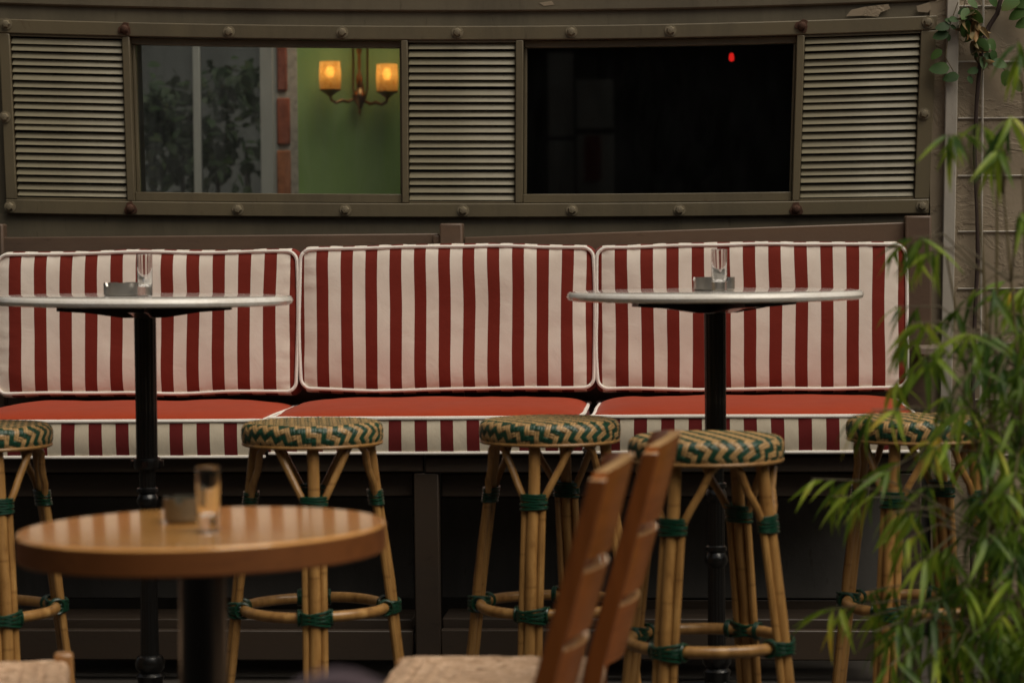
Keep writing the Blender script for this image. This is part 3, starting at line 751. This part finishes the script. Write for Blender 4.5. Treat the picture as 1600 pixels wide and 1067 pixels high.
# ------------------------------------------------------------------ ashtrays and shot glasses
def ashtray(label, loc, m_, r=.049, h=.031, rz=.3, ry=0):
    q = MB(); n = 60; notch = lambda j: any(abs(((j - k * 20 + 30) % 60) - 30) < 2 for k in range(3))
    secs = []
    for (rr, z, top) in ((r - .004, .0, 0), (r, .003, 0), (r, h - .010, 0), (r, h, 1), (r - .005, h, 1), (r - .005, h - .010, 0), (r - .006, .006, 0), (.003, .005, 0)):
        secs.append([(rr * math.cos(2 * PI * j / n), rr * math.sin(2 * PI * j / n), z - (.008 if top and notch(j) else 0)) for j in range(n)])
    q.sweep(secs, 0, True, True); o = q.build('ashtray', m_); o.location = loc; o.rotation_euler = (0, ry, rz)
    return tag(o, label, 'ashtray')
def shot(label, loc, r=.0185, h=.098):
    q = MB(); q.lathe([(.002, 0), (r - .0025, 0), (r - .001, .0015), (r - .0008, .02), (r, h - .001), (r - .0008, h), (r - .0018, h - .001), (r - .003, .03), (r - .005, .024), (r - .010, .022), (.002, .0215)], 40)
    o = q.build('shot_glass', GLASS); o.location = loc; return tag(o, label, 'glass')
zt1 = 1.0555
def on1(px, dy=0, z=zt1, Y=5.83):
    p = at(px, 457, Y + dy); return Vector((p.x, Y + dy, z))
ashtray('steel ashtray beside the tall glass on the left marble table', on1(194, 0), STEEL, .048, .031, 1.85, 0)
shot('clear tall shot glass standing on the left marble table', on1(226.5, -.07))
ashtray('steel ashtray half hidden behind the glass on the right marble table', on1(1116, .02), STEEL, .049, .031, 1.1)
shot('clear tall shot glass standing on the right marble table', on1(1124, -.10))
zt3 = ZT + .001
p = at_z(284, 817, zt3); ashtray('dark bronze ashtray beside the glass on the wooden table', (p.x, p.y + .03, zt3 ), BRONZE, .031, .036, .4)
p = at_z(326, 830, zt3 + .001); shot('clear tall shot glass standing on the wooden table', (p.x, p.y, zt3 + .001), .0178, .094)

# ------------------------------------------------------------------ rattan bar stools
def weave_mesh():
    RS, z0, z1, rr = .160, .719, .764, .017
    # profile by arc length: bottom edge up the side, round the shoulder, then in to the centre over a slight dome
    prof = []
    step = .0016
    s = 0; z = z0
    while z < z1 - rr: prof.append((RS - .004 * (1 - min(1, (z - z0) / .012)), z, s)); z += step; s += step
    k = 16
    for i in range(k): 
        a = i / k * PI / 2; prof.append((RS - rr + rr * math.cos(a), z1 - rr + rr * math.sin(a), s)); s += rr * PI / 2 / k
    s_edge = s; r = RS - rr
    while r > .002: prof.append((r, z1 + .002 * (1 - (r / RS) ** 2), s)); r -= step; s += step
    prof.append((.001, z1 + .002, s))
    prof = np.array(prof); P = len(prof); T = 620
    th = np.arange(T) / T * 2 * PI
    r = prof[:, 0][:, None] * np.ones(T); z = prof[:, 1][:, None] * np.ones(T); ss = prof[:, 2][:, None] * np.ones(T); tt = np.ones(P)[:, None] * th
    X, Y_ = r * np.cos(tt), r * np.sin(tt)
    c1 = .0120
    side = ss < s_edge - .006
    ncell = 88
    ui = tt / (2 * PI) * ncell; vi = ss / c1
    s_tot = prof[-1, 2]
    re = s_tot - ss                              # the sheet laid flat: the sides fold out beyond the rim
    uu = (re * np.cos(tt) + 1) / c1; vv = (re * np.sin(tt) + 1) / c1
    I = np.floor(uu).astype(int); J = np.floor(vv).astype(int); fu = uu - I; fv = vv - J
    row = J % 2                                  # weft rows alternate natural / green
    ph = (I + J) % 4
    warp = np.where(side | (row == 0), ph == 0, ph < 2)     # where the cross strand comes up
    nw = np.where(side | (row == 0), 1, 2)
    a_cross = np.where(warp, fu, fv); ns = 2.0
    strand = np.abs(np.sin(PI * a_cross * ns)) ** .7
    along = np.where(warp, fv, fu); pos = np.where(warp, 0, ph - nw); cnt = np.where(warp, 1, 4 - nw)
    f2 = (pos + along) / cnt
    arch = np.sin(PI * np.clip(f2, 0, 1)) ** .5
    h = .0017 * strand + .0018 * arch
    gap_shade = (np.abs(a_cross * ns - np.round(a_cross * ns)) < .10) | (f2 < .04) | (f2 > .96)
    amp = np.clip(r / .02, 0, 1)
    # normals of the lathe
    dr = np.gradient(prof[:, 0]); dz = np.gradient(prof[:, 1]); ln = np.hypot(dr, dz); nr, nz = (dz / ln)[:, None], (-dr / ln)[:, None]
    h = h * amp
    X = X + nr * np.cos(tt) * h; Y_ = Y_ + nr * np.sin(tt) * h; Z = z + nz * h
    rng = np.random.default_rng(5)
    tone = rng.uniform(.82, 1.12, (400, 400))
    idx = np.where(warp, I, J) % 400; idx2 = (a_cross * ns).astype(int)
    tn = tone[idx, (idx2 + np.where(warp, 0, 7)) % 400]
    green = np.where(warp, row == 0, row == 1)
    nat = np.array([.52, .32, .13]); grn = np.array([.008, .060, .030])
    colr = np.where(green[..., None], grn, nat) * tn[..., None]
    colr = np.where(gap_shade[..., None], colr * .32, colr)  # shade between strands painted into their colour
    V = np.stack([X, Y_, Z], -1).reshape(-1, 3)
    i0 = np.arange(P - 1)[:, None] * T; j0 = np.arange(T)[None, :]; j1 = (j0 + 1) % T
    Fq = np.stack([i0 + j0, i0 + j1, i0 + T + j1, i0 + T + j0], -1).reshape(-1, 4)
    me = bpy.data.meshes.new('woven_seat')
    me.vertices.add(len(V)); me.vertices.foreach_set('co', V.ravel())
    me.loops.add(Fq.size); me.loops.foreach_set('vertex_index', Fq.ravel().astype(np.int32))
    me.polygons.add(len(Fq)); me.polygons.foreach_set('loop_start', (np.arange(len(Fq)) * 4).astype(np.int32)); 
    me.polygons.foreach_set('use_smooth', np.ones(len(Fq), dtype=bool))
    me.update(); me.validate()
    ca = me.color_attributes.new('strand', 'FLOAT_COLOR', 'POINT')
    ca.data.foreach_set('color', np.concatenate([colr.reshape(-1, 3), np.ones((len(V), 1))], 1).ravel().astype(np.float32))
    me.materials.append(WEAVE); return me
ZR = .338                                   # height of the foot ring
def leg_r(z): return .129 + (.719 - z) * .135 - .02 * max(0, .40 - z)
def make_stool():
    t = thing('bar_stool', 'x', 'stool', (0, 0, 0), 0, 'rattan bar stools')
    link('woven_seat', weave_mesh(), None, t)
    q = MB(); q.tube([(.158 * math.cos(a), .158 * math.sin(a), .718) for a in np.linspace(0, 2 * PI, 64, endpoint=False)], .0045, 8, closed=True); q.lathe([(.002, .722), (.156, .722)], 48); q.build('rim_band', CANE, t)
    for k in range(4):
        a = k * PI / 2; ca, sa = math.cos(a), math.sin(a)
        def P(rad, tan, z): return (rad * ca - tan * sa, rad * sa + tan * ca, z)
        q = MB()
        zs = np.linspace(.716, .012, 12)
        q.tube([P(leg_r(z) + .001 * math.sin(z * 19), .001 * math.sin(z * 23 + k), z) for z in zs], .0135, 12)
        lg = q.build('leg', CANE, t)
        q = MB()
        for s_ in (-1, 1):
            zz = [.716, .70, .66, .625, .603, .59, .56, .45, ZR, .2, .03]; tn = [.082, .073, .054, .037, .026, .0215, .0205, .0205, .0205, .0205, .0205]
            q2 = MB(); q2.tube([P(leg_r(z) - (.022 if z > .7 else .012 if z > .65 else .004), s_ * w_, z) for z, w_ in zip(zz, tn)], .0082, 9)
            q2.build('side_cane', CANE, lg)
        # bindings: five turns of green cord
        def loop(z, rx, ry, tilt=0, n=22, r=.0034):
            return [P(leg_r(z) - .003 + rx * math.cos(b), ry * math.sin(b), z + tilt * math.sin(b) * 1.0) for b in np.linspace(0, 2 * PI, n, endpoint=False)]
        for j in range(6): q.tube(loop(.606 - .0062 * j + random.uniform(-.0006, .0006),   .0165, .0300, random.uniform(-.002, .002)), .0032, 7, closed=True)
        q.build('binding', GREENWRAP, lg)
        q = MB()
        for j, tl in enumerate((-.013, -.009, -.004, .004, .009, .013)):
            q.tube([P(leg_r(ZR) - .006 + .024 * math.cos(b), .033 * math.sin(b), ZR + (.006 if j % 2 else -.006) * math.sin(b) + .0044 * (j - 2.5)) for b in np.linspace(0, 2 * PI, 22, endpoint=False)], .0036, 7, closed=True)
        for s_ in (-1, 1):
            for dz in (-.003, .003): q.tube([P(leg_r(ZR) - .016 + .017 * math.cos(b), s_ * .034 + dz, ZR + .017 * math.sin(b)) for b in np.linspace(0, 2 * PI, 14, endpoint=False)], .0034, 7, closed=True)
        q.build('ring_lashing', GREENWRAP, lg)
        q = MB(); q.lathe([(.0145, .001), (.0155, .012), (.0145, .02)], 12, P(leg_r(.01), 0, 0)); q.build('foot_cap', BLACKM, lg)
    rr = leg_r(ZR) - .017
    q = MB(); q.tube([(rr * math.cos(a), rr * math.sin(a), ZR + .001 * math.sin(3 * a)) for a in np.linspace(0, 2 * PI, 60, endpoint=False)], .0125, 12, closed=True); q.build('foot_ring', CANE, t)
    return t
stool = make_stool()
spots = [(-30, 5.65, R(-62), 'green and natural woven rattan stool cut by the left photo edge'),
         (488, 5.65, R(-85), 'green and natural woven rattan stool partly behind the wooden table'),
         (859, 5.66, R(-106), 'green and natural woven rattan stool left of the two slatted chairs, before the middle cushion'),
         (1103, 5.13, R(-123), 'green and natural woven rattan stool, nearest one, before the right marble table'),
         (1434, 5.62, R(-122), 'green and natural woven rattan stool half hidden by bamboo leaves')]
for i, (px, Y, rz, lab) in enumerate(spots):
    o = stool if i == 0 else dup(stool)
    o.location = (at(px, 660, Y).x, Y, 0); o.rotation_euler = (0, 0, rz); o['label'] = lab

# ------------------------------------------------------------------ slat-back chairs with rush seats (built facing -X, back at +X)
def make_chair():
    t = thing('slat_back_chair', 'x', 'chair', (0, 0, 0), 0, 'slat-back chairs with rush seats')
    hw, sh = .170, .445
    def backx(z): return .185 + max(0, z - .44) * .27
    for s_ in (-1, 1):
        q = MB(); secs = []
        for z in (.0, .2, .42, .50, .60, .70, .78, .825, .838):
            dp = .031 if z < .5 else .031 - .005 * (z - .5) / .34; x = backx(z) - (0 if z > .44 else 0) + (.03 * (1 - z / .44) if z < .44 else 0)
            secs.append([(x + a * dp / 2, s_ * hw + b * .015, z) for a, b in ((-1, -1), (1, -1), (1, 1), (-1, 1))])
        q.sweep(secs); q.mi[-1] = 1; q.build('back_post', [CHAIRWOOD, EDGE_LIT], t, .003)
        q = MB(); q.sweep([[(-.15 + a * .017, s_ * (hw + .008) + b * .017, z) for a, b in ((-1, -1), (1, -1), (1, 1), (-1, 1))] for z in (0, .25, sh + .002)]); q.build('front_leg', CHAIRWOOD_L, t, .006)
        q = MB(); q.box((.02, s_ * (hw + .012), sh - .045), (.31, .02, .05)); q.build('seat_rail', CHAIRWOOD_L, t, .003)
        q = MB(); q.box((.02, s_ * (hw + .008), .2), (.30, .016, .028)); q.build('stretcher', CHAIRWOOD, t, .003)
    for (z0, z1, nm) in ((.72, .845, 'crest_rail'), (.605, .700, 'back_slat'), (.492, .587, 'back_slat')):
        q = MB(); secs = []
        for i in range(13):
            u = -1 + 2 * i / 12; yy_ = u * (hw - .015); bow = .033 * (1 - u * u)
            dz = (.0 if nm == 'back_slat' else .012 * (1 - u * u) - .0)
            secs.append([(backx(z) + bow + o_, yy_, z + (dz if z == z1 else 0)) for z, o_ in ((z0, -.010), (z0, .010), (z1, .010), (z1, -.010))])
        q.sweep(secs)
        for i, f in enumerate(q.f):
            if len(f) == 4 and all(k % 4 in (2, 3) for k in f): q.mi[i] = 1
        q.build(nm, [SLAT_LIT, EDGE_LIT], t)
    # rush seat: four wrapped triangles meeting in the middle
    q = MB(); n = 44; vs = []; fs = []
    for j in range(n + 1):
        for i in range(n + 1):
            u, v = -1 + 2 * i / n, -1 + 2 * j / n; e = max(abs(u), abs(v))
            z = sh + .016 * math.cos(min(1, e) * PI / 2) ** .5 * 0 + (.010 * (e if e < .9 else .9 - (e - .9) * 6)) + .0026 * math.sin(e * 88 + 1.5 * noise.noise(Vector((u * 4, v * 4, 2)))) + .012 * (1 - u * u) * 0 + .0012 * noise.noise(Vector((u * 9, v * 9, 0)))
            vs.append((.02 + u * .175, v * .183, z))
    for j in range(n):
        for i in range(n): a = j * (n + 1) + i; fs.append((a, a + 1, a + n + 2, a + n + 1))
    q.add(vs, fs, 0, True)
    per = [i for i in range(n)] + [j * (n + 1) + n for j in range(n)] + [n * (n + 1) + i for i in range(n, 0, -1)] + [j * (n + 1) for j in range(n, 0, -1)]
    q.sweep([[Vector(vs[k]) * 1.0 + Vector((vs[k][0] * o_, vs[k][1] * o_, dz)) for k in per] for o_, dz in ((0, 0), (.03, -.008), (.035, -.02), (.0, -.035))], 0, True, True)
    q.build('rush_seat', RUSH, t)
    return t
chB = make_chair(); chB['label'] = 'brown slat-back chair, farther right of the two at the bottom centre, rush seat showing'
def put_chair(o, px, py, z, Y, rz):
    p = at(px, py, Y); # where the back posts' top should be
    off = Vector((.185 + (z - .44) * .27, 0, 0)); off.rotate(Euler((0, 0, rz)))
    o.location = (p.x - off.x, Y - off.y, 0); o.rotation_euler = (0, 0, rz)
put_chair(chB, 1020, 703, .83, 4.07, R(-5))
chA = dup(chB); chA['label'] = 'brown slat-back chair, nearer left of the two at the bottom centre'
put_chair(chA, 942, 741, .83, 3.64, R(-5))
chC = dup(chB); chC['label'] = 'rush seat and honey wood corner of a chair in the bottom left corner'
p = at(99, 1008, 4.28); 
for c in kids(chC):
    if c.name.startswith('front_leg'): c.scale = (1, 1, 1.04)
chC.rotation_euler = (0, 0, R(190)); off = Vector((-.15, -.18, 0)); off.rotate(Euler((0, 0, R(190)))); chC.location = (p.x - off.x, 4.28 - off.y, 0)

# mauve tub chair, only the top of its back in view
mv = thing('tub_chair', 'dusky mauve rounded chair back at the bottom edge, very close and blurred', 'chair', (at(527, 1050, 1.9).x, 1.9, 0))
zt_ = at(527, 1055, 1.9).z
q = MB(); secs = []
for i in range(17):
    a = -PI / 2 + PI * i / 16; secs.append([(.080 * math.sin(a) * (1 if abs(math.sin(a)) < .99 else 1), dy, z) for dy, z in ((-.02, .44), (.02, .44), (.025, .5 + (zt_ - .5) * (math.cos(a) ** .35)), (0, .505 + (zt_ - .5) * (math.cos(a) ** .35)), (-.025, .5 + (zt_ - .5) * (math.cos(a) ** .35)))])
q.sweep(secs, 0, True); q.build('backrest', MAUVE, mv)
q = MB(); q.lathe([(.01, .38), (.19, .385), (.20, .42), (.19, .45), (.01, .455)], 32, (0, -.2, 0)); q.build('seat', MAUVE, mv)
for k in range(4):
    a = PI / 4 + k * PI / 2; q = MB(); q.tube([(.12 * math.cos(a), -.2 + .12 * math.sin(a), .39), (.16 * math.cos(a), -.2 + .16 * math.sin(a), 0)], [.016, .011], 10); q.build('leg', CHAIRWOOD, mv)

# ------------------------------------------------------------------ bamboo
YBm = 4.4
bo_ = Vector((at(1600, 900, YBm).x, YBm, 0))
bam = thing('bamboo_plant', 'leafy green bamboo clump spilling in from the right edge', 'bamboo', bo_)
bl_me = leaf_mesh('leaf', .082, .0105, .35, .28, 5); bl_me.materials.append(BAMBOO)
bl2 = leaf_mesh('leaf', .064, .0098, .3, .5, 5); bl2.materials.append(BAMBOO)
canes = [(1470, 1560, .05), (1512, 1530, -.08), (1548, 1600, .1), (1580, 1570, -.05), (1606, 1640, .12), (1640, 1610, 0.02), (1562, 1480, .15)]
cpts = []
for (pb, pt, dy) in canes:
    a = at(pb, 1200, YBm + dy); a.z = 0; b = at(pt, random.uniform(240, 420), YBm + dy + .05)
    pts = [a.lerp(b, i / 8) + Vector((.03 * math.sin(PI * i / 8), .01 * math.sin(i), 0)) - bo_ for i in range(9)]
    q = MB(); q.tube(pts, [.007 - .005 * i / 8 for i in range(9)], 7); q.build('cane', CANEG, bam); cpts.append(pts)
clusters = []
for (px, py) in ((1268, 748), (1300, 775), (1345, 762), (1396, 800), (1290, 952), (1345, 965), (1372, 1010), (1425, 372), (1398, 388), (1445, 395), (1500, 205), (1530, 190), (1480, 210), (1405, 535), (1440, 560), (1398, 600), (1362, 640), (1330, 650), (1425, 505), (1580, 180), (1560, 235), (1450, 690), (1440, 760), (1400, 850), (1440, 880), (1500, 930), (1420, 980), (1450, 1030), (1470, 620), (1590, 60), (1595, 330)):
    clusters.append((px, py, random.uniform(-.18, .05), 1))
rnd = random.Random(4)
while len(clusters) < 230:
    px = 1600 - abs(rnd.gauss(0, 1)) * 100 + 20; py = rnd.uniform(430, 1090)
    if py < 600 and px < 1520 and rnd.random() < .8: continue
    if py < 520 and rnd.random() < .5: continue
    if px < 1330: continue
    clusters.append((px, py, rnd.uniform(-.22, .22), 0))
tw = MB(); nleaf = 0; rest = []
for (px, py, dy, spec) in clusters:
    tip = at(px, py, YBm + dy) - bo_
    cp = min((p for c in cpts for p in c), key=lambda p: (p - tip - Vector((.12, 0, -.04))).length)
    midp = cp.lerp(tip, .55) + Vector((0, 0, .035))
    tw.tube([cp, midp, tip], [.0022, .0016, .001], 4)
    out = (tip - midp).normalized()
    for k in range(rnd.randint(7, 9) if spec else rnd.randint(4, 7)):
        base = tip.lerp(midp, rnd.uniform(0, .55))
        az = math.atan2(out.y, out.x) + rnd.uniform(-1.3, 1.3) if rnd.random() < .8 else rnd.uniform(0, 6.28)
        pitch = rnd.uniform(-1.35, -.25)
        e = Euler((pitch, rnd.uniform(-.7, .7), az - PI / 2), 'XYZ')
        s_ = rnd.uniform(.85, 1.3) if spec else rnd.uniform(.5, 1.2)
        if nleaf < 298 and (spec or (rnd.random() < .28)):
            o = link('leaf', bl_me if rnd.random() < .6 else bl2, None, bam); o.location = base; o.rotation_euler = e; o.scale = (s_,) * 3; nleaf += 1
        else: rest.append((base, e))
tw['x'] if False else None
two = tw.build('twigs', TWIG, bam); two['kind'] = 'stuff'
fo = foliage('foliage', rest, bl_me, 1.0, BAMBOO, bam); fo['kind'] = 'stuff'

# ------------------------------------------------------------------ climbing vine on the trellis
vb = W(*[wl(1522, 640, .05)[0], .05, 0])
vine = thing('climbing_vine', 'woody climbing vine with round leaves on the trellised wall', 'vine', vb)
def vp(px, py, n=.05): x, z = wl(px, py, n); return W(x, n, z) - vb
q = MB(); stem = [(1520, 1150), (1519, 700), (1521, 560), (1524, 480), (1528, 400), (1527, 340), (1523, 240), (1526, 160), (1531, 100), (1536, 68), (1545, 42), (1558, 22), (1566, -10), (1570, -60)]
q.tube([vp(*s_, .05 + .008 * math.sin(i * 1.7)) for i, s_ in enumerate(stem)], [.0075, .007, .0065, .006, .0066, .006, .0062, .006, .0064, .0068, .0072, .007, .006, .006], 9); q.build('stem', BARK, vine)
vl = leaf_mesh('leaf', 1, .66, .12, .12, 6, True); vl.materials.append(VINELEAF)
vd = leaf_mesh('leaf', 1, .55, .9, .6, 6, True); vd.materials.append(DRYLEAF)
sprigs = MB()
for (pts_, lv) in (
    ([(1497, 4), (1484, 40), (1477, 90), (1490, 112)], [(1490, 31, 16, -10), (1473, 42, 24, 190), (1470, 55, 26, 195), (1482, 59, 12, -80), (1490, 43, 12, -30), (1463, 85, 22, 215), (1468, 107, 32, 180), (1486, 121, 26, 190), (1482, 32, 12, 160)]),
    ([(1532, 95), (1560, 100), (1578, 118), (1600, 138)], [(1550, 70, 22, -60), (1553, 88, 20, -70), (1562, 100, 26, -15), (1572, 122, 26, -100), (1590, 134, 24, -60), (1530, 52, 22, 20), (1545, 90, 20, -40)]),
    ([(1526, 118), (1518, 112), (1516, 122)], [(1520, 111, 18, 190), (1516, 125, 14, -60)]),
    ([(1600, -5), (1588, 4), (1566, 14)], [(1578, 6, 34, 215), (1590, 22, 30, 205), (1600, 2, 36, 190), (1600, 36, 28, 200)]),
    ([(1510, -6), (1506, 10), (1500, 20)], [(1505, 18, 18, 200), (1520, 6, 20, -40), (1552, 2, 20, -60)])):
    sprigs.tube([vp(a_, b_, .07) for a_, b_ in pts_], .0014, 4)
    for (px, py, sz, ang) in lv:
        o = link('leaf', vl, None, vine); s_ = sz * 7.3 / F
        d = Vector((math.cos(R(ang)), math.sin(R(ang))))
        ey = (WX * d.x + Zv * d.y + WN * random.uniform(-.1, .3)).normalized(); ez = (WN * 1 + Zv * random.uniform(.1, .7) + WX * random.uniform(-.4, .4)); ez = (ez - ey * ez.dot(ey)).normalized(); ex = ey.cross(ez)
        o.matrix_local = frame(vp(px - d.x * sz * .5, py + d.y * sz * .5, .075), ex, ey, ez) @ Matrix.Scale(s_, 4)
sprigs.build('sprig', TWIG, vine)
for i in range(46):
    t_ = random.random(); px = 1517 + 16 * t_ + random.gauss(0, 5); py = 8 + 88 * t_ + random.gauss(0, 4)
    if random.random() < .3: px, py = 1509 + random.gauss(0, 3), 32 + random.gauss(0, 5)
    o = link('leaf', vd if random.random() < .75 else vl, None, vine); s_ = random.uniform(15, 31) * 7.3 / F
    e = Euler((random.uniform(-2.2, -.9), random.uniform(-1, 1), random.uniform(0, 6.28)))
    o.location = vp(px, py, random.uniform(.06, .1)); o.rotation_euler = e; o.scale = (s_ * .8, s_, s_)
print('objects', len(bpy.data.objects))
